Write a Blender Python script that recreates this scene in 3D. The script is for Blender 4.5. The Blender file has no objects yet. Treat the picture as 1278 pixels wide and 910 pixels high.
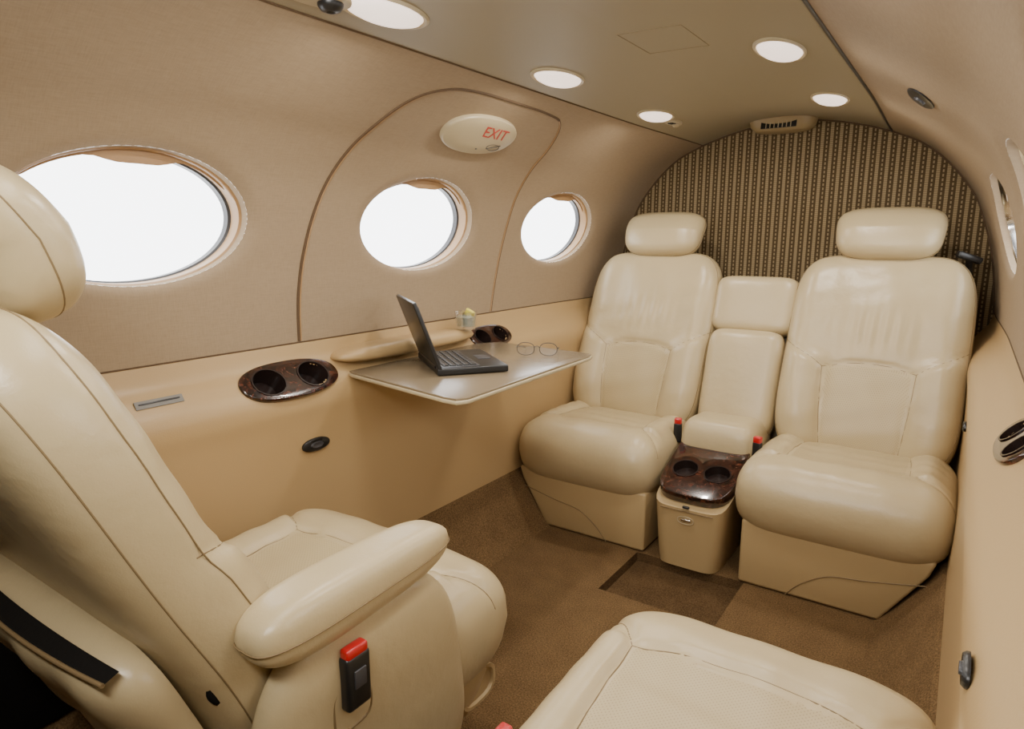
import bpy, bmesh, math
import numpy as np
from mathutils import Vector, Matrix
pi=math.pi
XC=-0.64
YF,YB=-1.2,2.9
scene=bpy.context.scene
COL=scene.collection

# ------------------------------------------------------------------ materials
def srgb(r,g,b):
    f=lambda c:(c/255/12.92) if c/255<=0.04045 else ((c/255+0.055)/1.055)**2.4
    return (f(r),f(g),f(b),1)
def newmat(name):
    m=bpy.data.materials.new(name); m.use_nodes=True
    nt=m.node_tree; b=nt.nodes["Principled BSDF"]
    return m,nt,b
def N(nt,t,**k):
    n=nt.nodes.new(t)
    for a,v in k.items():
        setattr(n,a,v)
    return n
def simple(name,col,rough=.5,metal=0,spec=.5,coat=0,noise=None,colvar=0,varscale=3):
    m,nt,b=newmat(name)
    b.inputs["Base Color"].default_value=col
    b.inputs["Roughness"].default_value=rough
    b.inputs["Metallic"].default_value=metal
    b.inputs["Specular IOR Level"].default_value=spec
    b.inputs["Coat Weight"].default_value=coat
    b.inputs["Coat Roughness"].default_value=.05
    tc=N(nt,"ShaderNodeTexCoord")
    last=None
    for (sc,st,dist) in (noise or []):
        n=N(nt,"ShaderNodeTexNoise"); n.inputs["Scale"].default_value=sc; n.inputs["Detail"].default_value=4
        nt.links.new(tc.outputs["Object"],n.inputs["Vector"])
        bp=N(nt,"ShaderNodeBump"); bp.inputs["Strength"].default_value=st; bp.inputs["Distance"].default_value=dist
        nt.links.new(n.outputs["Fac"],bp.inputs["Height"])
        if last: nt.links.new(last.outputs["Normal"],bp.inputs["Normal"])
        last=bp
    if last: nt.links.new(last.outputs["Normal"],b.inputs["Normal"])
    if colvar:
        n=N(nt,"ShaderNodeTexNoise"); n.inputs["Scale"].default_value=varscale; n.inputs["Detail"].default_value=5
        nt.links.new(tc.outputs["Object"],n.inputs["Vector"])
        mr=N(nt,"ShaderNodeMapRange"); mr.inputs["From Min"].default_value=.3; mr.inputs["From Max"].default_value=.7
        mr.inputs["To Min"].default_value=1-colvar; mr.inputs["To Max"].default_value=1+colvar
        nt.links.new(n.outputs["Fac"],mr.inputs["Value"])
        vm=N(nt,"ShaderNodeVectorMath",operation='SCALE'); vm.inputs[0].default_value=col[:3]
        nt.links.new(mr.outputs["Result"],vm.inputs["Scale"])
        nt.links.new(vm.outputs["Vector"],b.inputs["Base Color"])
    return m
LEA=srgb(187,169,131)
leather=simple("leather_cream",LEA,.34,spec=.55,noise=[(420,.10,.002),(28,.18,.006),(8,.30,.014)],colvar=.04,varscale=5)
seam_m=simple("leather_seam",srgb(124,104,72),.6)
lowerp=simple("sidewall_vinyl",srgb(180,152,108),.38,spec=.5,noise=[(350,.1,.002)])
ceil_m=simple("headliner",srgb(150,138,111),.5,spec=.4,noise=[(300,.08,.002)])
trimtan=simple("trim_tan",srgb(164,130,90),.4)
cream_pl=simple("cream_plastic",srgb(180,166,134),.4)
dark=simple("black_plastic",(.012,.012,.012,1),.35)
darkgrey=simple("dark_grey",(.05,.05,.055,1),.4)
gapshade=simple("gap_shade_black",(.010,.009,.008,1),.9,spec=.1,noise=[(200,.3,.002)])  # matte black that paints the shade in gaps and openings
midgrey=simple("placard_grey",(.20,.19,.17,1),.5)
silver=simple("chrome",(.75,.74,.72,1),.18,metal=1)
redp=simple("red_plastic",(.50,.012,.015,1),.3,coat=.4)
seamdark=simple("panel_gap",srgb(88,68,46),.8)
seamlite=simple("panel_gap_light",srgb(132,118,90),.8)
tabletop=simple("table_laminate",srgb(126,112,90),.24,spec=.55,noise=[(60,.03,.002)])
linerm=simple("cup_liner",(.02,.012,.01,1),.25)
base_m=simple("seat_base_vinyl",srgb(176,152,110),.40,noise=[(380,.1,.002)])
def perf():
    m,nt,b=newmat("leather_perforated")
    b.inputs["Roughness"].default_value=.40
    tc=N(nt,"ShaderNodeTexCoord")
    sx=N(nt,"ShaderNodeSeparateXYZ"); nt.links.new(tc.outputs["Object"],sx.inputs[0])
    def sinn(out,k):
        a=N(nt,"ShaderNodeMath",operation='MULTIPLY'); a.inputs[1].default_value=k; nt.links.new(out,a.inputs[0])
        s=N(nt,"ShaderNodeMath",operation='SINE'); nt.links.new(a.outputs[0],s.inputs[0]); return s.outputs[0]
    ad=N(nt,"ShaderNodeMath",operation='ADD'); nt.links.new(sx.outputs["Y"],ad.inputs[0]); nt.links.new(sx.outputs["Z"],ad.inputs[1])
    mu=N(nt,"ShaderNodeMath",operation='MULTIPLY'); nt.links.new(sinn(sx.outputs["X"],2*pi/.007),mu.inputs[0]); nt.links.new(sinn(ad.outputs[0],2*pi/.007),mu.inputs[1])
    cr=N(nt,"ShaderNodeValToRGB"); cr.color_ramp.elements[0].position=.6; cr.color_ramp.elements[1].position=.9
    cr.color_ramp.elements[0].color=srgb(184,166,127); cr.color_ramp.elements[1].color=srgb(146,127,90)
    nt.links.new(mu.outputs[0],cr.inputs[0]); nt.links.new(cr.outputs[0],b.inputs["Base Color"])
    return m
leaperf=perf()
def fabric_wall():
    m,nt,b=newmat("sidewall_fabric")
    b.inputs["Roughness"].default_value=.75; b.inputs["Specular IOR Level"].default_value=.25
    tc=N(nt,"ShaderNodeTexCoord")
    tot=None
    for scl in ((30,40,520),(30,520,60)):
        mp=N(nt,"ShaderNodeMapping"); mp.inputs["Scale"].default_value=scl
        nt.links.new(tc.outputs["Object"],mp.inputs["Vector"])
        n=N(nt,"ShaderNodeTexNoise"); n.inputs["Scale"].default_value=1; n.inputs["Detail"].default_value=3
        nt.links.new(mp.outputs["Vector"],n.inputs["Vector"])
        if tot is None: tot=n.outputs["Fac"]
        else:
            a=N(nt,"ShaderNodeMath",operation='ADD'); nt.links.new(tot,a.inputs[0]); nt.links.new(n.outputs["Fac"],a.inputs[1]); tot=a.outputs[0]
    mr=N(nt,"ShaderNodeMapRange"); mr.inputs["From Min"].default_value=.6; mr.inputs["From Max"].default_value=1.4
    nt.links.new(tot,mr.inputs["Value"])
    mx=N(nt,"ShaderNodeMix",data_type='RGBA'); mx.inputs["A"].default_value=srgb(147,128,103); mx.inputs["B"].default_value=srgb(160,141,115)
    nt.links.new(mr.outputs[0],mx.inputs["Factor"]); nt.links.new(mx.outputs["Result"],b.inputs["Base Color"])
    bp=N(nt,"ShaderNodeBump"); bp.inputs["Strength"].default_value=.1; bp.inputs["Distance"].default_value=.002
    nt.links.new(tot,bp.inputs["Height"]); nt.links.new(bp.outputs["Normal"],b.inputs["Normal"])
    return m
fabric=fabric_wall()
def carpet_mat(name,c1,c2):
    m,nt,b=newmat(name)
    b.inputs["Roughness"].default_value=.95; b.inputs["Specular IOR Level"].default_value=.1
    tc=N(nt,"ShaderNodeTexCoord")
    n=N(nt,"ShaderNodeTexNoise"); n.inputs["Scale"].default_value=260; n.inputs["Detail"].default_value=3
    n2=N(nt,"ShaderNodeTexNoise"); n2.inputs["Scale"].default_value=14; n2.inputs["Detail"].default_value=4
    nt.links.new(tc.outputs["Object"],n.inputs["Vector"]); nt.links.new(tc.outputs["Object"],n2.inputs["Vector"])
    a=N(nt,"ShaderNodeMath",operation='MULTIPLY_ADD'); a.inputs[1].default_value=.25
    nt.links.new(n2.outputs["Fac"],a.inputs[0]); nt.links.new(n.outputs["Fac"],a.inputs[2])
    mr=N(nt,"ShaderNodeMapRange"); mr.inputs["From Min"].default_value=.4; mr.inputs["From Max"].default_value=.85
    nt.links.new(a.outputs[0],mr.inputs["Value"])
    mx=N(nt,"ShaderNodeMix",data_type='RGBA'); mx.inputs["A"].default_value=c1; mx.inputs["B"].default_value=c2
    nt.links.new(mr.outputs[0],mx.inputs["Factor"]); nt.links.new(mx.outputs["Result"],b.inputs["Base Color"])
    bp=N(nt,"ShaderNodeBump"); bp.inputs["Strength"].default_value=.5; bp.inputs["Distance"].default_value=.004
    nt.links.new(n.outputs["Fac"],bp.inputs["Height"]); nt.links.new(bp.outputs["Normal"],b.inputs["Normal"])
    return m
carpet=carpet_mat("carpet",srgb(76,58,37),srgb(126,101,69))
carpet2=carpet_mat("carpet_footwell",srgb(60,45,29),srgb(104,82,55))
def stripes():
    m,nt,b=newmat("bulkhead_striped_fabric")
    b.inputs["Roughness"].default_value=.85; b.inputs["Specular IOR Level"].default_value=.15
    tc=N(nt,"ShaderNodeTexCoord"); sx=N(nt,"ShaderNodeSeparateXYZ"); nt.links.new(tc.outputs["Object"],sx.inputs[0])
    def mth(op,a,bv=None,c=None):
        x=N(nt,"ShaderNodeMath",operation=op)
        for i,v in enumerate((a,bv,c)):
            if v is None: continue
            if isinstance(v,(int,float)): x.inputs[i].default_value=v
            else: nt.links.new(v,x.inputs[i])
        return x.outputs[0]
    P=.033
    fx=mth('FRACT',mth('MULTIPLY',sx.outputs["X"],1/P))
    wide=mth('LESS_THAN',fx,.36)
    thin=mth('MULTIPLY',mth('GREATER_THAN',fx,.60),mth('LESS_THAN',fx,.76))
    fz=mth('FRACT',mth('MULTIPLY',sx.outputs["Z"],1/.016))
    dash=mth('LESS_THAN',fz,.62)
    fz2=mth('FRACT',mth('MULTIPLY',sx.outputs["Z"],1/.008))
    dash2=mth('MULTIPLY_ADD',mth('LESS_THAN',fz2,.6),.35,.55)
    f=mth('ADD',mth('MULTIPLY',wide,dash2),mth('MULTIPLY',mth('MULTIPLY',thin,dash),.8))
    mx=N(nt,"ShaderNodeMix",data_type='RGBA'); mx.inputs["A"].default_value=srgb(86,71,50); mx.inputs["B"].default_value=srgb(168,148,112)
    nt.links.new(f,mx.inputs["Factor"]); nt.links.new(mx.outputs["Result"],b.inputs["Base Color"])
    bp=N(nt,"ShaderNodeBump"); bp.inputs["Strength"].default_value=.3; bp.inputs["Distance"].default_value=.002
    nt.links.new(f,bp.inputs["Height"]); nt.links.new(bp.outputs["Normal"],b.inputs["Normal"])
    return m
stripe_m=stripes()
def wood():
    m,nt,b=newmat("burl_wood")
    b.inputs["Roughness"].default_value=.2; b.inputs["Coat Weight"].default_value=.8; b.inputs["Coat Roughness"].default_value=.05
    tc=N(nt,"ShaderNodeTexCoord")
    n=N(nt,"ShaderNodeTexNoise"); n.inputs["Scale"].default_value=42; n.inputs["Detail"].default_value=6; n.inputs["Distortion"].default_value=2.5
    nt.links.new(tc.outputs["Object"],n.inputs["Vector"])
    cr=N(nt,"ShaderNodeValToRGB"); e=cr.color_ramp.elements
    e[0].position=.42; e[0].color=(.005,.0025,.002,1); e[1].position=.74; e[1].color=(.11,.032,.016,1)
    nt.links.new(n.outputs["Fac"],cr.inputs[0]); nt.links.new(cr.outputs[0],b.inputs["Base Color"])
    return m
burl=wood()
def emit(name,col,st):
    m,nt,b=newmat(name); b.inputs["Base Color"].default_value=(.9,.85,.8,1)
    b.inputs["Emission Color"].default_value=col; b.inputs["Emission Strength"].default_value=st
    return m
lens_m=emit("lamp_lens",(1,.80,.68,1),1.6)
def glassmat(name,f):
    m=bpy.data.materials.new(name); m.use_nodes=True; nt=m.node_tree; nt.nodes.clear()
    o=N(nt,"ShaderNodeOutputMaterial"); t=N(nt,"ShaderNodeBsdfTransparent"); g=N(nt,"ShaderNodeBsdfGlossy"); g.inputs["Roughness"].default_value=.02
    x=N(nt,"ShaderNodeMixShader"); x.inputs[0].default_value=f
    nt.links.new(t.outputs[0],x.inputs[1]); nt.links.new(g.outputs[0],x.inputs[2]); nt.links.new(x.outputs[0],o.inputs[0])
    return m
pane_m=glassmat("window_pane",.04)
glass_m=glassmat("drinking_glass",.25)

# ------------------------------------------------------------------ helpers
def empty(name,loc=(0,0,0),rz=0):
    e=bpy.data.objects.new(name,None); e.empty_display_size=.1
    e.location=loc; e.rotation_euler=(0,0,rz); COL.objects.link(e); return e
def mobj(name,V,F,mats,parent=None,smooth=True,fm=None,loc=None,rot=None):
    me=bpy.data.meshes.new(name); me.from_pydata([tuple(map(float,v)) for v in V],[],[tuple(map(int,f)) for f in F])
    if not isinstance(mats,(list,tuple)): mats=[mats]
    for m in mats: me.materials.append(m)
    if smooth: me.polygons.foreach_set("use_smooth",[True]*len(me.polygons))
    if fm is not None: me.polygons.foreach_set("material_index",[int(i) for i in fm])
    me.update()
    o=bpy.data.objects.new(name,me); COL.objects.link(o)
    if parent: o.parent=parent
    if loc: o.location=loc
    if rot: o.rotation_euler=rot
    return o
def recalc(o):
    bm=bmesh.new(); bm.from_mesh(o.data); bmesh.ops.recalc_face_normals(bm,faces=bm.faces); bm.to_mesh(o.data); bm.free()
def catm(pts,k=8):
    P=[np.array(p,float) for p in pts]; P=[2*P[0]-P[1]]+P+[2*P[-1]-P[-2]]
    out=[]
    for i in range(1,len(P)-2):
        a,b,c,d=P[i-1:i+3]
        for j in range(k):
            t=j/k
            out.append(.5*((2*b)+(-a+c)*t+(2*a-5*b+4*c-d)*t*t+(-a+3*b-3*c+d)*t**3))
    out.append(P[-2]); return np.array(out)
def tubes(name,lines,r,mat,parent=None,cyclic=False,res=2):
    cu=bpy.data.curves.new(name,'CURVE'); cu.dimensions='3D'; cu.bevel_depth=r; cu.bevel_resolution=res; cu.use_fill_caps=True
    for L in lines:
        s=cu.splines.new('POLY'); s.points.add(len(L)-1)
        for i,p in enumerate(L): s.points[i].co=(float(p[0]),float(p[1]),float(p[2]),1)
        s.use_cyclic_u=cyclic
    cu.materials.append(mat)
    o=bpy.data.objects.new(name,cu); COL.objects.link(o)
    if parent: o.parent=parent
    return o
def bevbox(name,size,loc,mat,parent=None,bev=.005,rot=(0,0,0),seg=3,taper=None):
    bm=bmesh.new(); bmesh.ops.create_cube(bm,size=1)
    for v in bm.verts:
        v.co.x*=size[0]; v.co.y*=size[1]; v.co.z*=size[2]
        if taper and v.co.z<0: v.co.x*=taper; v.co.y*=taper
    bmesh.ops.bevel(bm,geom=bm.edges[:]+bm.verts[:],offset=bev,segments=seg,profile=.5,affect='EDGES')
    me=bpy.data.meshes.new(name); bm.to_mesh(me); bm.free(); me.materials.append(mat)
    me.polygons.foreach_set("use_smooth",[True]*len(me.polygons))
    o=bpy.data.objects.new(name,me); COL.objects.link(o); o.location=loc; o.rotation_euler=rot
    if parent: o.parent=parent
    return o
def prism(name,pts,z0,z1,mat,parent=None,bev=.006,M=None,seg=3):
    bm=bmesh.new(); vs=[bm.verts.new((p[0],p[1],z0)) for p in pts]; f=bm.faces.new(vs)
    r=bmesh.ops.extrude_face_region(bm,geom=[f])
    for v in r['geom']:
        if isinstance(v,bmesh.types.BMVert): v.co.z=z1
    bmesh.ops.recalc_face_normals(bm,faces=bm.faces)
    if bev: bmesh.ops.bevel(bm,geom=[e for e in bm.edges if e.calc_face_angle(0)>.5],offset=bev,segments=seg,profile=.5,affect='EDGES')
    if M is not None: bm.transform(M)
    bmesh.ops.recalc_face_normals(bm,faces=bm.faces)
    me=bpy.data.meshes.new(name); bm.to_mesh(me); bm.free(); me.materials.append(mat)
    me.polygons.foreach_set("use_smooth",[True]*len(me.polygons))
    try: me.set_sharp_from_angle(angle=math.radians(35))
    except Exception: pass
    o=bpy.data.objects.new(name,me); COL.objects.link(o)
    if parent: o.parent=parent
    return o
def se_loop(hx,hy,n=4,k=64):
    out=[]
    for i in range(k):
        t=2*pi*i/k; c,s=math.cos(t),math.sin(t)
        r=(abs(c)**n+abs(s)**n)**(-1/n)
        out.append((hx*c*r,hy*s*r))
    return out
def loft(name,rings,mat,parent=None,cap=True,loc=None,rot=None):
    V=[];F=[];k=len(rings[0])
    for r in rings: V+=list(r)
    for i in range(len(rings)-1):
        for j in range(k):
            F.append((i*k+j,i*k+(j+1)%k,(i+1)*k+(j+1)%k,(i+1)*k+j))
    if cap:
        F.append(tuple(range(k))[::-1]); F.append(tuple((len(rings)-1)*k+j for j in range(k)))
    o=mobj(name,V,F,mat,parent,loc=loc,rot=rot); recalc(o)
    try: o.data.set_sharp_from_angle(angle=math.radians(50))
    except Exception: pass
    return o
def seg_dist(x,y,L):
    d=np.full(x.shape,9.)
    for a,b in zip(L[:-1],L[1:]):
        ab=b-a; l2=max(ab@ab,1e-12)
        t=np.clip(((x-a[0])*ab[0]+(y-a[1])*ab[1])/l2,0,1)
        d=np.minimum(d,np.hypot(x-a[0]-t*ab[0],y-a[1]-t*ab[1]))
    return d
def pad(name,hx,hy,tf,tb,mat,parent=None,n=4,p=6,q=2.2,G=48,hfn=None,warp=None,seams=None,insert=None,sr=.0010,groove=.006,gs=.008):
    s=np.linspace(-1,1,G+1); s=.6*np.sin(s*pi/2)+.4*s
    U,Vv=np.meshgrid(s,s); m=np.maximum(abs(U),abs(Vv))
    den=(abs(U)**n+abs(Vv)**n)**(1/n); den[den<1e-9]=1
    x=U*m/den*hx; y=Vv*m/den*hy
    def prof(x,y):
        mm=(abs(x/hx)**n+abs(y/hy)**n)**(1/n)
        return np.clip(1-np.clip(mm,0,1)**p,0,1)**(1/q)
    SL=[catm(L,8) for L in (seams or [])]
    SL=SL+[L*np.array([-1,1]) for L in SL]
    def top(x,y,g=True):
        pr=prof(x,y); z=tf*pr
        if hfn is not None: z=z+hfn(x,y)*pr
        if g and SL:
            d=np.full(x.shape,9.)
            for L in SL: d=np.minimum(d,seg_dist(x,y,L))
            z=z-groove*np.exp(-(d/gs)**2)*np.clip(pr*1.3,0,1)
        return z
    zt=top(x,y); zb=-tb*prof(x,y)
    Pt=np.stack([x,y,zt],-1).reshape(-1,3); Pb=np.stack([x,y,zb],-1).reshape(-1,3)
    W=G+1; idx=np.arange(W*W).reshape(W,W); bidx=idx.copy(); inner=np.zeros((W,W),bool); inner[1:-1,1:-1]=True
    bidx[inner]=W*W+np.arange(inner.sum())
    V=np.vstack([Pt,Pb[inner.reshape(-1)]])
    a,b,c,d=idx[:-1,:-1],idx[:-1,1:],idx[1:,1:],idx[1:,:-1]
    F1=np.stack([a,b,c,d],-1).reshape(-1,4)
    a,b,c,d=bidx[:-1,:-1],bidx[:-1,1:],bidx[1:,1:],bidx[1:,:-1]
    F2=np.stack([d,c,b,a],-1).reshape(-1,4)
    F=np.vstack([F1,F2]); fm=None; mats=[mat]
    if insert is not None:
        cx=(x[:-1,:-1]+x[1:,1:])/2; cy=(y[:-1,:-1]+y[1:,1:])/2
        ins=insert(cx,cy).reshape(-1); fm=np.concatenate([ins.astype(int),np.zeros(len(F2),int)]); mats=[mat,leaperf]
    if warp is not None: V=warp(V)
    o=mobj(name,V,F,mats,parent,fm=fm)
    if SL:
        lines=[]
        for L in SL:
            z=top(L[:,0],L[:,1])
            Q=np.stack([L[:,0],L[:,1],z+.0002],-1)
            keep=(abs(L[:,0]/hx)**n+abs(L[:,1]/hy)**n)**(1/n)<.995
            Q=Q[keep]
            if len(Q)<2: continue
            if warp is not None: Q=warp(Q)
            lines.append(Q)
        tubes(name+"_piping",lines,sr,seam_m,parent)
    return o
def boolean(o,cutters):
    for c in cutters:
        md=o.modifiers.new("b",'BOOLEAN'); md.operation='DIFFERENCE'; md.object=c; md.solver='EXACT'
    bpy.context.view_layer.update()
    dg=bpy.context.evaluated_depsgraph_get()
    me=bpy.data.meshes.new_from_object(o.evaluated_get(dg)); o.modifiers.clear(); o.data=me
    try: me.set_sharp_from_angle(angle=math.radians(35))
    except Exception: pass
    for c in cutters: bpy.data.objects.remove(c,do_unlink=True)

# ------------------------------------------------------------------ cabin shell
def dense(P,k=10): return catm(P,k)
UA=dense([(.75,.785),(.75,.85),(.746,.92),(.737,1.0),(.715,1.10),(.68,1.19),(.62,1.27),(.55,1.325),(.47,1.38),(.37,1.436)])
UB=dense([(.735,.785),(.727,.86),(.717,.94),(.70,1.02),(.675,1.10),(.645,1.18),(.60,1.25),(.535,1.325),(.455,1.39),(.355,1.437)])
LA=dense([(.68,.185),(.685,.3),(.686,.45),(.682,.58),(.676,.64),(.684,.68),(.712,.715),(.738,.745),(.75,.785)])
LB=dense([(.66,.185),(.665,.3),(.67,.45),(.67,.58),(.668,.64),(.678,.68),(.702,.715),(.724,.745),(.735,.785)])
CA=dense([(.37,1.436),(.28,1.446),(.19,1.452),(.1,1.456),(0,1.458)])
CB=dense([(.355,1.437),(.28,1.462),(.19,1.485),(.1,1.499),(0,1.505)])
def sstep(a,b,x): t=min(max((x-a)/(b-a),0),1); return t*t*(3-2*t)
def prof_at(A,B,Y): w=sstep(2.1,2.9,Y); return A*(1-w)+B*w
def wallX(side,Y,z):
    P=prof_at(UA,UB,Y) if z>=.785 else prof_at(LA,LB,Y)
    d=np.interp(z,P[:,1],P[:,0]); return XC+side*d
WIN=[(.68,1.085),(1.51,1.085),(2.30,1.085)]
WH,WV=.243,.134
CUPS={-1:[(.995,.708,.128,.036),(1.83,.712,.10,.030)],1:[(1.25,.742,.085,.026)]}
def sweep(name,A,B,side,mat,parent,holes=None,dy=.02,cuts=None):
    Ys=np.arange(YF,YB+1e-6,dy); Ys[-1]=YB
    k=len(A); V=np.zeros((len(Ys),k,3))
    for i,Y in enumerate(Ys):
        P=prof_at(A,B,Y); V[i,:,0]=XC+side*P[:,0]; V[i,:,1]=Y; V[i,:,2]=P[:,1]
    idx=np.arange(len(Ys)*k).reshape(len(Ys),k)
    a,b,c,d=idx[:-1,:-1],idx[:-1,1:],idx[1:,1:],idx[1:,:-1]
    F=np.stack([a,b,c,d],-1).reshape(-1,4)
    V=V.reshape(-1,3)
    if holes:
        keep=np.ones(len(F),bool)
        for (cy,cz) in holes:
            dyv=(V[:,1]-cy)/WH; dz=(V[:,2]-cz)/WV; rho=np.hypot(dyv,dz)
            ins=rho<1
            keep&=~ins[F].all(1)
            mv=ins&(rho>1e-6)
            V[mv,1]=cy+dyv[mv]/rho[mv]*WH; V[mv,2]=cz+dz[mv]/rho[mv]*WV
            near=(rho<1.16)
            for vi in np.where(near)[0]:
                rr=max(rho[vi],1.0)
                V[vi,0]=wallX(side,V[vi,1],V[vi,2])+side*.010*max(0,1-(rr-1)/.16)**2
        F=F[keep]
    if cuts:
        C=V[F].mean(1); keep=np.ones(len(F),bool)
        for (cy,cz,ly,lz) in cuts:
            keep&=~(((C[:,1]-cy)/ly)**2+((C[:,2]-cz)/lz)**2<.80)
        F=F[keep]
    if side>0: F=F[:,::-1]
    o=mobj(name,V,F,mat,parent); return o
for side,nm in ((-1,"left"),(1,"right")):
    w=empty("wall_"+nm)
    sweep("upper_panel",UA,UB,side,fabric,w,holes=WIN,dy=.01)
    sweep("lower_panel",LA,LB,side,lowerp,w,dy=.008,cuts=CUPS[side])
    sill=[(wallX(side,Y,.786)-side*.0005,Y,.786) for Y in np.arange(YF,YB,.05)]
    tubes("panel_joint",[sill],.0018,seamdark,w)
    if side<0:
        # black slab low on the sidewall, paints the shade behind the club seat
        prism("wall_gap_shade",[(-1.335,-.55),(-1.296,-.53),(-1.290,.40),(-1.300,.47),(-1.335,.48)],.175,.565,gapshade,w,.010)
ce=empty("ceiling")
sweep("headliner_left",CA,CB,-1,ceil_m,ce); sweep("headliner_right",CA,CB,1,ceil_m,ce)
for side,r in ((-1,.0022),(1,.004)):
    L=[]
    for Y in np.arange(YF,YB+.01,.05):
        P=prof_at(UA,UB,min(Y,YB)); L.append((XC+side*P[-1,0],min(Y,YB),P[-1,1]-.001))
    tubes("edge_joint_%d"%(side+1),[L],r,seamdark if side<0 else dark,ce)
def ceilz(x,Y):
    P=prof_at(CA,CB,Y); return np.interp(-abs(x-XC),-P[:,0],P[:,1])
def cline(pts,k=6):
    out=[]
    for a,b in zip(pts[:-1],pts[1:]):
        for j in range(k): 
            x=a[0]+(b[0]-a[0])*j/k; y=a[1]+(b[1]-a[1])*j/k; out.append((x,y,ceilz(x,y)-.0002))
    out.append((pts[-1][0],pts[-1][1],ceilz(*pts[-1])-.0002)); return out
tubes("access_panel_lines",[cline([(-.645,1.32),(-.51,1.32),(-.51,1.49),(-.645,1.49),(-.645,1.32)])],.0008,seamlite,ce)
xs=sorted(set([round(v,4) for v in list(np.linspace(XC-.69,XC+.69,70))+[-.82,-.822,-.47,-.468]]))
ys=sorted(set([round(v,4) for v in list(np.linspace(YF,YB,80))+[1.66,1.662,1.945,1.947]]))
def floorz(x,y):
    d=abs(x-XC); t=min(max((d-.53)/.15,0),1)
    z=.20*(t**1.15)
    if -.82<=x<=-.47 and 1.662<=y<=1.945: z-=.03
    return z
V=[(x,y,floorz(x,y)) for y in ys for x in xs]; nx=len(xs)
F=[(j*nx+i,j*nx+i+1,(j+1)*nx+i+1,(j+1)*nx+i) for j in range(len(ys)-1) for i in range(nx-1)]
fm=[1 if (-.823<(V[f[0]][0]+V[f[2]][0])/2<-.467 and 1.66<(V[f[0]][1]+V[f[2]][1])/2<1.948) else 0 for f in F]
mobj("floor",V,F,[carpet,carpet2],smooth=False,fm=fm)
def bulk(name,Y,mat,A,L,C):
    pts=[(XC-.66,-.06)]+[(XC-d,z) for d,z in L]+[(XC-d,z) for d,z in A]+[(XC-d,z) for d,z in C]
    pts+= [(XC+d,z) for d,z in C[::-1]][1:]+[(XC+d,z) for d,z in A[::-1]]+[(XC+d,z) for d,z in L[::-1]]+[(XC+.66,-.06)]
    V=[(x,Y,z) for x,z in pts]; return mobj(name,V,[tuple(range(len(V)))],mat,smooth=False)
bulk("wall_back",YB,stripe_m,UB,LB,CB)
bulk("wall_front",YF,fabric,UA,LA,CA)
L=[(XC-d,YB-.006,z) for d,z in UB]+[(XC-d,YB-.006,z) for d,z in CB][1:]+[(XC+d,YB-.006,z) for d,z in CB[::-1]]+[(XC+d,YB-.006,z) for d,z in UB[::-1]][1:]
tubes("trim_1",[L],.006,seamdark)

# windows
wi=0
for side in (-1,1):
    for (cy,cz) in WIN:
        wi+=1
        w=empty("window_%d"%wi)
        K=72
        def ring(rho,off):
            out=[]
            for j in range(K):
                t=2*pi*j/K; y=cy+WH*rho*math.cos(t); z=cz+WV*rho*math.sin(t)
                X=wallX(side,cy+WH*math.cos(t),cz+WV*math.sin(t))+side*off
                out.append((X,y,z))
            return out
        loft("reveal",[ring(1.0,.010),ring(.996,.016),ring(.988,.026)],fabric,w,cap=False)
        loft("inner_bezel",[ring(.988,.026),ring(.982,.027),ring(.965,.029),ring(.962,.036),ring(.96,.058)],trimtan if side<0 else silver,w,cap=False)
        loft("outer_frame",[ring(.96,.058),ring(.945,.060),ring(.935,.061),ring(.935,.078)],darkgrey,w,cap=False)
        mobj("pane",ring(.94,.068),[tuple(range(K))],pane_m,w,smooth=False)
        T=24
        top=[];bot=[]
        for j in range(T+1):
            f=j/T; t=pi*(.18+.64*(1-f))
            y=cy+WH*.965*math.cos(t); z=cz+WV*.965*math.sin(t)
            u=(f-.5)*2
            lip=.005+.020*math.exp(-(u/.30)**4)
            lip*=1 if abs(u)<.97 else .3
            X=wallX(side,cy+WH*math.cos(t),cz+WV*math.sin(t))+side*.040
            top.append((X,y,z+.004)); bot.append((X+side*.002,y,z-lip))
        mobj("shade_edge",top+bot,[(i,i+1,T+2+i,T+1+i) for i in range(T)],trimtan,w)

# ------------------------------------------------------------------ exit door outline + sign
def drape(pts,side=-1,off=.0008,k=8):
    Lc=catm(pts,k); return [(wallX(side,y,z)-side*off,y,z) for y,z in Lc]
door=[(1.06,.79),(1.065,.92),(1.085,1.05),(1.115,1.17),(1.155,1.275),(1.21,1.362),(1.29,1.398),(1.40,1.408),(1.58,1.408),(1.74,1.405),(1.84,1.395),(1.905,1.36),(1.94,1.30),(1.95,1.2),(1.945,1.08),(1.92,.93),(1.89,.79)]
d1=empty("door_1")
dl=drape(door); hh=int(len(dl)*.62)
tubes("door_seal",[dl[:hh]],.0036,seamdark,d1)
tubes("door_seal_aft",[dl[hh-1:]],.0020,seamdark,d1)
tubes("door_edge_bead",[[(p[0]+.001,p[1]+(.006 if p[1]<1.5 else -.006),p[2]) for p in dl]],.0022,trimtan,d1)
es=empty("exit_sign")
sy,sz=1.545,1.337
tx=wallX(-1,sy,sz+.02)-wallX(-1,sy,sz-.02); tv=Vector((tx,0,.04)).normalized()
nv=Vector((0,1,0)).cross(tv); nv=nv if nv.x>0 else -nv
c0=Vector((wallX(-1,sy,sz),sy,sz))
M=Matrix((Vector((0,1,0)),tv,nv)).transposed().to_4x4(); M.translation=c0
def tp(p): return tuple(M@Vector(p))
rs=[]
for (s,h) in ((1.0,-.014),(1.0,.006),(.985,.011),(.95,.013),(.5,.0145),(.02,.015)):
    rs.append([tp((x*s,y*s,h)) for x,y in se_loop(.155,.070,2.2)])
loft("plate",rs,cream_pl,es)
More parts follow.
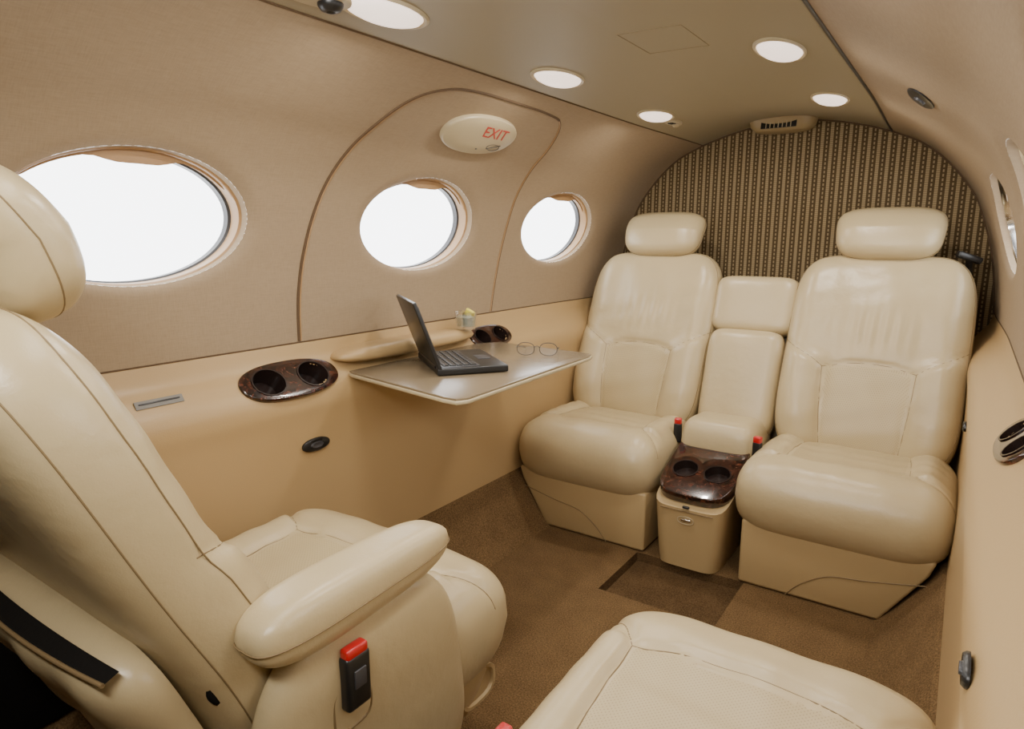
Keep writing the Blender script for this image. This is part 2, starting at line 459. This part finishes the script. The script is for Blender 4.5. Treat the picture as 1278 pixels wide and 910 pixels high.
def text(name,s,size,loc,mat,parent,Mx=None,ext=.0004,shear=0):
    cu=bpy.data.curves.new(name,'FONT'); cu.body=s; cu.size=size; cu.extrude=ext; cu.align_x='CENTER'; cu.align_y='CENTER'
    cu.shear=shear
    cu.materials.append(mat); o=bpy.data.objects.new(name,cu); COL.objects.link(o)
    o.matrix_world=(Mx or Matrix())@Matrix.Translation(loc); 
    if parent: o.parent=parent
    return o
text("lettering","EXIT",.054,(.050,.020,.0152),redp,es,M,shear=-.35)
tubes("handle_outline",[[tp((x+.085,y-.03,.0145)) for x,y in se_loop(.028,.012,2)]],.0009,darkgrey,es,cyclic=True)
tubes("handle_arrow",[[tp((.06,-.038,.0145)),tp((.11,-.018,.0145))]],.0012,darkgrey,es)
bevbox("screw",(.005,.005,.003),tp((.02,-.045,.0145)),darkgrey,es,.001)

# ------------------------------------------------------------------ ceiling lamps
def lamp(X,Y):
    e=empty("ceiling_light")
    z=float(ceilz(X,Y)); 
    tz=(ceilz(X+.03,Y)-ceilz(X-.03,Y))/.06
    def P(x,y,h): return (X+x,Y+y,z+tz*x-h)
    R=[]
    for s,h in ((1.16,-.004),(1.16,.003),(1.10,.006),(1.03,.005),(1.0,.002)):
        R.append([P(x*s,y*s,h) for x,y in se_loop(.044,.090,2)])
    loft("bezel",R,cream_pl,e,cap=False)
    R=[]
    for s,h in ((1.0,.003),(.93,.008),(.75,.013),(.5,.016),(.25,.0175),(.02,.018)):
        R.append([P(x*s,y*s,h) for x,y in se_loop(.044,.090,2)])
    loft("lens",R,lens_m,e,cap=True)
    li=bpy.data.lights.new("lamp_glow",'AREA'); li.shape='ELLIPSE'; li.size=.04; li.size_y=.08; li.energy=3.0; li.color=(1,.92,.82)
    lo=bpy.data.objects.new("lamp_glow",li); COL.objects.link(lo); lo.location=P(0,0,.021); lo.parent=e
    return e
for Y in (.918,1.525,2.16): lamp(-.906,Y)
for Y in (.93,1.58,2.20): lamp(-.385,Y)
def psu(X,Y,k_=1.0,mt=dark):
    e=empty("air_vent_panel"); z=float(ceilz(X,Y))
    def P(x,y,h): return (X+x*k_,Y+y*k_,z-h*k_)
    loft("plate",[[P(x*s,y*s,h) for x,y in se_loop(.04,.085,2.4)] for s,h in ((1,-.006),(1,.006),(.94,.010),(.02,.011))],cream_pl,e)
    for k in range(5):
        bevbox("slat_%d"%k,((.045-.006*abs(k-2))*k_,.004*k_,.004*k_),P(0,-.05+.013*k,.011),dark,e,.0008)
    loft("gasper",[[P(x,y+.045,h) for x,y in se_loop(r,r,2,32)] for r,h in ((.022,.008),(.022,.014),(.016,.022),(.008,.024),(.004,.018))],mt,e)
psu(-.93,.77); psu(-.36,.74); psu(-.915,2.34,.6,cream_pl)
av=empty("aft_air_vent")
loft("housing",[[(-.655+x,2.82+y*1.0,1.505-h) for x,y in se_loop(hx,hy,3)] for hx,hy,h in ((.125,.078,0),(.118,.072,.03),(.10,.06,.048),(.075,.045,.052))],simple("vent_housing",srgb(160,140,102),.45),av)
bevbox("grille",(.13,.006,.026),(-.655,2.750,1.473),dark,av,.002,rot=(-.25,0,0))
for k in range(7): bevbox("louvre_%d"%k,(.003,.004,.024),(-.700+k*.015,2.746,1.473),cream_pl,av,.0008,rot=(-.25,0,0))
rl=empty("reading_light")
ry,rz=1.77,1.35; rx=wallX(1,ry,rz)
tx=wallX(1,ry,rz+.02)-wallX(1,ry,rz-.02); tv=Vector((tx,0,.04)).normalized(); nv=Vector((0,1,0)).cross(tv); nv=nv if nv.x<0 else -nv
Mr=Matrix((Vector((0,1,0)),tv,nv)).transposed().to_4x4(); Mr.translation=Vector((rx,ry,rz))
loft("bezel",[[tuple(Mr@Vector((x*s,y*s,h))) for x,y in se_loop(.085,.032,2)] for s,h in ((1,-.004),(1,.003),(.85,.006),(.02,.004))],dark,rl)
loft("knob",[[tuple(Mr@Vector((x*s,y*s,h))) for x,y in se_loop(.02,.014,2)] for s,h in ((1,.002),(.9,.009),(.02,.011))],darkgrey,rl)

# ------------------------------------------------------------------ seats
TH=math.radians(21)
def seat(name,X,Y,face,outb,chx=.268,bhx=.272,recline=TH,base='aft',arm=None,hr=.165,cz=.275,boff=(0,0),ctop=.122,hd=0,hn=0):
    e=empty(name,(X,Y,0),0 if face>0 else pi)
    chy=.262
    cs=[[(chx*1.0,.17),(chx*.82,.135),(.165,.085)],[(0,.108),(.09,.104),(.165,.085)],[(.165,.085),(.16,-.05),(.145,-.25)]]
    def hC(x,y):
        ins=1/(1+np.exp(-((.16-abs(x))/.012)))*1/(1+np.exp(-((.09-y)/.012)))
        h=-.014*ins
        h=h+.004*np.exp(-((y-.15)/.06)**2)-.014*np.clip((-y)/chy,0,1)
        h=h+.012*np.exp(-((abs(x)-.215)/.035)**2)*(y<.1)
        h=h-.018*np.clip((y-.16)/.1,0,1)**2
        h=h+.0022*np.sin(x*31+y*47+X*9)*np.sin(y*39-x*22)
        return h
    def insC(x,y): return (abs(x)<.155)&(y<.09)&(y>-.26)
    def wC(P):
        Q=P.copy(); Q[:,1]=P[:,1]+.26; Q[:,2]=P[:,2]+cz
        low=np.clip(-P[:,2]/.13,0,1); Q[:,1]-=.03*low*np.clip((P[:,1])/chy,0,1)
        Q[:,0]*=1-.02*low
        return Q
    pad("cushion",chx,chy,ctop,.115,leather,e,n=6.5,p=7,q=2.6,G=92,hfn=hC,warp=wC,seams=cs,insert=insC)
    bhy=.37; U=np.array([0,-math.sin(recline),math.cos(recline)]); Nn=np.array([0,math.cos(recline),math.sin(recline)])
    piv=np.array([0,.060+boff[0],.300+boff[1]])
    bs=[[(bhx,.042),(bhx*.86,.009),(.175,-.028),(.138,-.055)],[(0,-.029),(.07,-.035),(.138,-.055)],[(.138,-.055),(.130,-.19),(.112,-.36)]]
    def hB(x,y0):
        y=y0-.017
        low=1/(1+np.exp((y+.04+.25*np.clip(.14-abs(x),-.1,0))/.012))
        bol=1/(1+np.exp(-((abs(x)-.135)/.012)))
        h=.022*bol*low-.006*(1-bol)*low
        h=h+.010*np.exp(-((y-.12)/.12)**2)*np.exp(-(x/.16)**2)
        h=h+.0030*np.sin(x*2*pi/.040+9*y)*np.exp(-((y-.07)/.065)**2)*np.exp(-(x/.10)**2)
        h=h+.012*np.exp(-((abs(x)-bhx*.80)/.05)**2)
        h=h+.0014*np.sin(x*37+y*29+X*7)*np.sin(y*43-x*18)
        return h
    def insB(x,y): return (abs(x)<.128+.06*(y+.053))&(y<-.038)
    def wB(P):
        Q=np.zeros_like(P); x,y,z=P[:,0],P[:,1],P[:,2]
        f=(y+bhy)/(2*bhy)
        x=x*(1-.045*np.clip((f-.75)/.25,0,1)**2)
        z=z+.014*np.exp(-((f-.25)/.22)**2)-.02*(f**3)
        yy=y+bhy
        for k in range(3): Q[:,k]=piv[k]+(x if k==0 else 0)+yy*U[k]+z*Nn[k]
        return Q
    pad("backrest",bhx,bhy,.062,.065,leather,e,n=5.5,p=8,q=2.6,G=92,hfn=hB,warp=wB,seams=bs,insert=insB)
    A=np.array(se_loop(bhx,bhy,5.5,120))
    for k_,(sc_,sgn,tt) in enumerate(((.975,1,.062),(.985,-1,.065))):
        B=A*sc_; m=(abs(B[:,0]/bhx)**5.5+abs(B[:,1]/bhy)**5.5)**(1/5.5)
        pr=np.clip(1-m**8,0,1)**(1/2.6)
        ZZ=(tt*pr+hB(B[:,0],B[:,1])*pr+.0004) if sgn>0 else (-tt*pr-.0004)
        tubes("backrest_edge_piping_%d"%k_,[wB(np.stack([B[:,0],B[:,1],ZZ],-1))],.0011,seam_m,e,cyclic=True)
    def wH(P):
        Q=np.zeros_like(P); x,y,z=P[:,0],P[:,1],P[:,2]
        x=x*(1+.05*y/.08)
        z=z-.25*np.clip(y,0,1)
        for k in range(3): Q[:,k]=piv[k]+(x if k==0 else 0)+(y+2*bhy+.068-hd)*U[k]+(z+.022+hn)*Nn[k]
        return Q
    pad("headrest",hr,.098,.062,.055,leather,e,n=3.6,p=4.2,q=2.2,G=48,warp=wH,hfn=lambda x,y:.004*np.exp(-(y/.05)**2))
    B=np.array(se_loop(hr*.995,.0975,3.6,80)); tubes("headrest_seam",[wH(np.stack([B[:,0],B[:,1],np.full(len(B),.006)],-1))],.0010,seam_m,e,cyclic=True)
    for s in (-1,1):
        st=[tuple(piv+(2*bhy-.05)*U+.0*Nn+np.array([s*.06,0,0])),tuple(piv+(2*bhy+.03)*U+.015*Nn+np.array([s*.06,0,0]))]
        tubes("headrest_post_%d"%(s+1),[st],.006,silver,e)
    if base=='aft':
        o=outb
        pts=[(-.25*o,.003),(.135*o,.003),(.240*o,.165),(.255*o,.21),(-.25*o,.21)]
        Mx=Matrix(((1,0,0,0),(0,0,1,0),(0,1,0,0),(0,0,0,1)))
        prism("base_box",pts,.03,.480,base_m,e,.010,Mx)
        arch=catm([(-.11*o,.004),(-.07*o,.05),(.0*o,.095),(.10*o,.112),(.235*o,.140)],8)
        tubes("base_seam",[[(p[0],.4812,p[1]) for p in arch]],.0016,seam_m,e)
    else:
        R=[]
        for z,hx,hy,cy in ((.03,.17,.20,.22),(.10,.20,.21,.22),(.17,chx*.9,.235,.235),(.24,chx*.95,.248,.25),(.30,chx*.95,.248,.25)):
            R.append([(x,y+cy,z) for x,y in se_loop(hx,hy,5,64)])
        loft("pedestal",R,base_m,e)
        bevbox("rail_1",(.04,.46,.035),(-.12,.22,.018),darkgrey,e,.006); bevbox("rail_2",(.04,.46,.035),(.12,.22,.018),darkgrey,e,.006)
    if arm:
        s=arm; ax=s*(chx-.010)
        def wA(P):
            Q=P.copy(); f=(P[:,1]+.18)/.36
            Q[:,0]=P[:,0]*(1.0-.14*f)+ax; Q[:,1]=P[:,1]+.100; Q[:,2]=P[:,2]*(1.12-.24*f)+.570+.012*f
            return Q
        pad("armrest",.050,.178,.040,.042,leather,e,n=3.6,p=4.5,q=2.2,G=40,warp=wA,)
        B=np.array(se_loop(.0505,.1785,3.6,80)); tubes("armrest_seam",[wA(np.stack([B[:,0],B[:,1],np.full(len(B),-.004)],-1))],.0010,seam_m,e,cyclic=True)
        def wP(P):
            Q=np.zeros_like(P); f=(P[:,1]+.21)/.42
            Q[:,1]=P[:,0]*(1-.25*f)+.130-.02*f; Q[:,2]=P[:,1]+.335
            Q[:,0]=s*(P[:,2]+chx-.035+.020*f)
            return Q
        pad("arm_side_panel",.235,.215,.045,.02,leather,e,n=3.5,p=6,q=2.2,G=44,warp=wP)
        loft("pivot_gap_dark",[[(s*(chx-.060+h),y-.085,z+.515) for y,z in se_loop(r,r*1.8,2,32)] for r,h in ((.019,-.05),(.019,.006),(.016,.010),(.01,.011))],gapshade,e)  # black plug painting the dark gap behind the armrest
        bx=s*(chx+.028)
        tubes("buckle_pocket",[[(bx-s*.006,.055+y,.425+z) for y,z in se_loop(.033,.034,4,32)]],.0025,seam_m,e,cyclic=True)
        bevbox("seatbelt_buckle",(.020,.042,.080),(bx+s*.002,.055,.467),dark,e,.006)
        bevbox("buckle_button",(.017,.037,.016),(bx+s*.002,.055,.510),redp,e,.004)
        bevbox("buckle_window",(.003,.020,.026),(bx+s*.0125,.055,.473),darkgrey,e,.001)
        loft("side_recess",[[(s*(chx*.95-.016+h),y+.40,z+.215) for y,z in se_loop(a,b,3,32)] for a,b,h in ((.05,.035,0),(.05,.035,.006),(.043,.029,.006),(.040,.026,-.004))],base_m,e)
        def wK(P):
            Q=np.zeros_like(P); x,y,z=P[:,0],P[:,1],P[:,2]; yy=y+.20
            for k in range(3): Q[:,k]=piv[k]+(x if k==0 else 0)+yy*U[k]-(z+.058)*Nn[k]
            return Q
        pad("magazine_pocket",.245,.14,.060,.0,leather,e,n=5,p=6,q=2.4,G=40,warp=wK,hfn=lambda x,y:.022*np.clip(y/.14,0,1)+.003*np.sin(x*40))
        mo=[]
        for sc_,hh_ in ((1.0,0.0),(.6,.004)):
            mo.append(wK(np.array([(x,.128+.012*math.cos(x/.23*pi/2),(.066-.016*(x/.22)**2)*sc_) for x in np.linspace(-.225,.225,30)])))
        V2=np.vstack(mo); nn=30
        mobj("pocket_mouth_shade",V2,[(i,i+1,nn+i+1,nn+i) for i in range(nn-1)],gapshade,e)  # black strip painting the shade inside the pocket mouth
        tubes("pocket_hem",[mo[0]],.0028,seam_m,e)
    return e
seat("airplane_seat",-.955,.475,1,-1,chx=.305,bhx=.270,base='club',arm=1,cz=.325,boff=(-.045,.0),hr=.195,hd=.035,hn=.045,ctop=.118)
sr_=seat("airplane_seat",-.192,.495,1,1,chx=.243,bhx=.22,recline=math.radians(74),base='club',cz=.335,ctop=.118)
bevbox("seatbelt_buckle",(.02,.042,.08),(-.232,.095,.385),dark,sr_,.005); bevbox("buckle_button",(.018,.036,.016),(-.232,.095,.430),redp,sr_,.004)
s3=seat("airplane_seat",-1.052,2.43,-1,1,chx=.272)
s4=seat("airplane_seat",-.236,2.42,-1,-1,chx=.288,bhx=.276)
for (x,y,z,r,pr_) in ((-.789,2.19,.398,.25,s3),(-.502,2.14,.392,-.2,s4)):
    b=empty("seatbelt_buckle",(-(x-pr_.location.x),-(y-pr_.location.y),z),r+pi); b.parent=pr_
    bevbox("buckle_body",(.028,.02,.07),(0,0,-.03),dark,b,.005); bevbox("buckle_button",(.026,.022,.022),(0,0,.012),redp,b,.005)
g=empty("shoulder_belt_guide",(.00,2.63,.985),.3)
bevbox("guide",(.075,.03,.022),(0,0,0),dark,g,.006,rot=(0,.35,0)); tubes("web",[[(-.0,.0,0),(.02,.05,-.06),(.02,.09,-.35)]],.010,dark,g)

# ------------------------------------------------------------------ centre console between aft seats
cc=empty("center_console",(-.650,2.44,0),pi)
def wpad(cx,cy,cz,th):
    U=np.array([0,-math.sin(th),math.cos(th)]); Nn=np.array([0,math.cos(th),math.sin(th)])
    def w(P):
        Q=np.zeros_like(P)
        c=(cx,cy,cz)
        for k in range(3): Q[:,k]=c[k]+(P[:,0] if k==0 else 0)+P[:,1]*U[k]+P[:,2]*Nn[k]
        return Q
    return w
pad("upper_bolster",.152,.112,.050,.05,leather,cc,n=6,p=7,q=2.4,G=44,warp=wpad(-.006,-.115,.795,TH))
WA=wpad(-.005,.01,.525,math.radians(18))
pad("folded_armrest",.136,.195,.060,.05,leather,cc,n=7,p=8,q=2.5,G=48,warp=WA,hfn=lambda x,y:.006*np.exp(-(x/.09)**2))
B=np.array(se_loop(.1365,.1955,7,80)); tubes("armrest_seam",[WA(np.stack([B[:,0],B[:,1],np.full(len(B),.004)],-1))],.0012,seam_m,cc,cyclic=True)
pad("seat_filler_cushion",.130,.15,.06,.09,leather,cc,n=6,p=7,q=2.4,G=44,warp=wpad(0,.135,.335,math.radians(-86)))
pad("filler_back",.16,.36,.03,.03,leather,cc,n=7,p=8,q=2.4,G=24,warp=wpad(0,-.13,.50,math.radians(14)))
SL=.38
tzf=lambda y:.400-SL*(y-.10)
R=[]
for f,hx in ((0,.100),(.25,.107),(.6,.113),(.9,.118),(1,.119)):
    R.append([(x,y*1.0+.355,(.002+(tzf(y+.355)-.034)*f)) for x,y in se_loop(hx,.158+.012*f,6,64)])
loft("body",R,base_m,cc)
top=prism("burl_top",se_loop(.121,.172,4.2,56),-.03,.006,burl,cc,.005)
top.location=(0,.352,tzf(.352)); top.rotation_euler=(-math.atan(SL),0,0)
bpy.context.view_layer.update()
cut=[]
for s in (-1,1):
    c=prism("c",se_loop(.042,.042,2,40),-.026,.05,linerm,cc,0); c.location=top.location; c.rotation_euler=top.rotation_euler
    for v in c.data.vertices: v.co.x+=s*.053; v.co.y+=.045
    cut.append(c)
boolean(top,cut)
for s in (-1,1):
    loft("cup_liner_%d"%(s+1),[[(x+s*.053,y+.045,z) for x,y in se_loop(r,r,2,40)] for r,z in ((.0435,.0065),(.0435,.0085),(.040,.0085),(.0395,-.024),(.001,-.0245))],linerm,cc,cap=False,loc=top.location,rot=top.rotation_euler)
hb=bevbox("lid_latch",(.05,.024,.008),(0,0,0),dark,cc,.003); hb.location=(0,.25,tzf(.25)+.009); hb.rotation_euler=top.rotation_euler
tubes("lid_line",[[(-.105,.29,tzf(.29)+.0065),(.105,.29,tzf(.29)+.0065)]],.001,dark,cc)
bevbox("front_groove",(.17,.004,.003),(0,.528,.200),seam_m,cc,.001)
bevbox("drawer_latch",(.034,.010,.010),(0,.524,.170),silver,cc,.004)
tubes("latch_ring",[[(x,.527,.170+z) for x,z in se_loop(.026,.012,2.4,32)]],.0012,cream_pl,cc,cyclic=True)
bevbox("lid_button",(.022,.01,.008),(0,.529,.215),dark,cc,.003)

# ------------------------------------------------------------------ side ledge cup holders
def cupholder(Y,Z,side,L=.14,W=.054,r=.037,tilt=.80):
    d=abs(wallX(side,Y,Z)-XC)-.003
    e=empty("wood_cup_holder",(XC+side*d,Y,Z)); e.rotation_euler=(0,-side*tilt,0)
    sl=prism("burl_plate",se_loop(W,L,2.4,64),-.012,.004,burl,e,.003)
    bpy.context.view_layer.update()
    cut=[]
    for s in (-1,1):
        c=prism("c",se_loop(r,r*1.15,2,40),-.040,.05,linerm,e,0)
        for v in c.data.vertices: v.co.y+=s*L*.46
        cut.append(c)
    boolean(sl,cut)
    for s in (-1,1):
        loft("liner_%d"%(s+1),[[(x,y*1.15+s*L*.46,z) for x,y in se_loop(q,q,2,40)] for q,z in ((r+.002,.0045),(r+.002,.006),(r-.001,.006),(r-.003,-.045),(.001,-.046))],linerm,e,cap=False)
    return e
cupholder(.995,.708,-1)
cupholder(1.83,.712,-1,L=.112,W=.046,r=.031)
cupholder(1.25,.742,1,L=.10,W=.040,r=.025)
al=empty("side_ledge_armrest")
def wL(P):
    Q=np.zeros_like(P); Q[:,0]=P[:,0]-1.357; Q[:,1]=P[:,1]+1.43; Q[:,2]=P[:,2]+.735
    return Q
pad("ledge_pad",.055,.29,.026,.02,lowerp,al,n=3.2,p=4,q=2.1,G=40,warp=wL)

# fold-out table
t=empty("folding_table")
Tz=.700
outl=[(-1.325,1.165),(-1.30,1.155),(-.93,1.085),(-.895,1.085),(-.880,1.11),(-.905,1.72),(-.915,1.755),(-.95,1.765),(-1.28,1.79),(-1.325,1.72)]
prism("table_top",outl,Tz-.004,Tz+.0015,tabletop,t,.001)
prism("table_edge",[(p[0]*1.0+(.003 if p[0]>-1 else 0),p[1]+(-.003 if p[1]<1.3 else .003)) for p in outl],Tz-.013,Tz-.0035,cream_pl,t,.003)
bevbox("support_arm",(.32,.05,.014),(-1.16,1.45,Tz-.022),lowerp,t,.006)

lp=empty("laptop",(-1.130,1.395,Tz+.0015),math.radians(-37))
bevbox("base",(.27,.19,.018),(0,0,.011),dark,lp,.004)
bevbox("keyboard_deck",(.25,.10,.002),(0,-.03,.0205),darkgrey,lp,.0006)
for r_ in range(5):
    for c_ in range(12):
        bevbox("key_%d_%d"%(r_,c_),(.017,.015,.003),(-.1045+c_*.019,-.068+r_*.0185,.0225),dark,lp,.0008,seg=1)
bevbox("touchpad",(.06,.035,.001),(0,.06,.0205),darkgrey,lp,.0003)
bevbox("screen_lid",(.27,.010,.185),(0,-.118,.102),dark,lp,.003,rot=(math.radians(20),0,0))
bevbox("display",(.24,.002,.155),(0,-.1115,.104),darkgrey,lp,.0004,rot=(math.radians(20),0,0))
tubes("hinge",[[(-.11,-.092,.02),(.11,-.092,.02)]],.006,dark,lp)
eg=empty("eyeglasses",(-1.03,1.63,Tz+.0035),math.radians(25))
for s in (-1,1):
    tubes("rim_%d"%(s+1),[[(s*.034+x,0+ .0,.020+z) for x,z in se_loop(.026,.019,2.3,32)]],.0011,darkgrey,eg,cyclic=True)
    mobj("lens_%d"%(s+1),[(s*.034+x,0,.020+z) for x,z in se_loop(.0255,.0185,2.3,32)],[tuple(range(32))],pane_m,eg)
    tubes("temple_%d"%(s+1),[[(s*.060,0,.024),(s*.063,.01,.024),(s*.058,.09,.012),(s*.05,.125,.001)]],.0012,darkgrey,eg)
tubes("bridge",[[(-.009,0,.025),(0,.002,.029),(.009,0,.025)]],.0011,darkgrey,eg)
tg=empty("drinking_glass",(-1.318,1.655,.757))
loft("tumbler",[[(x,y,z) for x,y in se_loop(r,r,2,40)] for r,z in ((.001,0),(.030,0),(.032,.006),(.037,.058),(.035,.058),(.030,.01),(.001,.009))],glass_m,tg,cap=False)
lem=simple("lemon_slice",(.75,.65,.10,1),.4); drink=simple("ice_water",(.38,.40,.30,1),.15,noise=[(90,.6,.01)])
loft("ice_and_drink",[[(x,y,z) for x,y in se_loop(r,r,2,32)] for r,z in ((.001,.012),(.028,.012),(.031,.040),(.02,.046),(.001,.044))],drink,tg,cap=False)
bevbox("lemon_wedge",(.034,.012,.028),(.012,.006,.052),lem,tg,.006,rot=(.4,.5,.3))
pl=empty("wall_placard",(wallX(-1,.675,.715)+.003,.675,.715))
bevbox("plate",(.002,.10,.018),(0,0,0),midgrey,pl,.0006,rot=(0,-.6,0)); bevbox("legend",(.0025,.085,.003),(.0006,0,.002),dark,pl,.0004,rot=(0,-.6,0)); bevbox("legend_2",(.0025,.07,.002),(.0006,0,-.004),dark,pl,.0004,rot=(0,-.6,0))
def oval(parent,a,b,mt,h,nm,side=1):
    return loft(nm,[[(side*hh,y*s,z*s) for y,z in se_loop(a,b,2.2,40)] for s,hh in ((1,-.002),(1,h),(.85,h+.003),(.05,h+.001))],mt,parent)
hl=empty("table_latch",(wallX(-1,1.04,.532)+.003,1.04,.532))
oval(hl,.042,.017,dark,.003,"bezel"); oval(hl,.020,.008,darkgrey,.006,"button")
h2=empty("table_latch",(wallX(1,1.80,.62)-.003,1.80,.62)); oval(h2,.025,.011,dark,.002,"bezel",-1)
h3=empty("table_latch",(wallX(1,.66,.672)-.003,.66,.672)); oval(h3,.024,.012,dark,.001,"bezel",-1); oval(h3,.010,.005,darkgrey,.003,"button",-1)

# ------------------------------------------------------------------ light
w=bpy.data.worlds.new("sky"); scene.world=w; w.use_nodes=True
bg=w.node_tree.nodes["Background"]; bg.inputs[0].default_value=(.97,.985,1,1); bg.inputs[1].default_value=7
def area(name,loc,target,sx,sy,e,col=(1,.97,.92)):
    l=bpy.data.lights.new(name,'AREA'); l.shape='RECTANGLE'; l.size=sx; l.size_y=sy; l.energy=e; l.color=col
    o=bpy.data.objects.new(name,l); COL.objects.link(o); o.location=loc
    d=Vector(target)-Vector(loc); o.rotation_euler=d.to_track_quat('-Z','Y').to_euler(); return o
area("studio_softbox",(-.35,-.10,1.36),(-.75,2.2,.65),.45,.16,10.5)
area("aisle_softbox",(-.62,.55,1.42),(-.66,1.6,.0),.3,.5,4.5)

cam=bpy.data.cameras.new("camera"); co=bpy.data.objects.new("camera",cam); COL.objects.link(co)
cam.sensor_width=36; cam.lens=23.1; cam.sensor_fit='HORIZONTAL'; cam.clip_start=.01
co.location=(0,0,1.05); co.rotation_euler=(math.radians(90-10.97),0,math.radians(34.5))
scene.camera=co
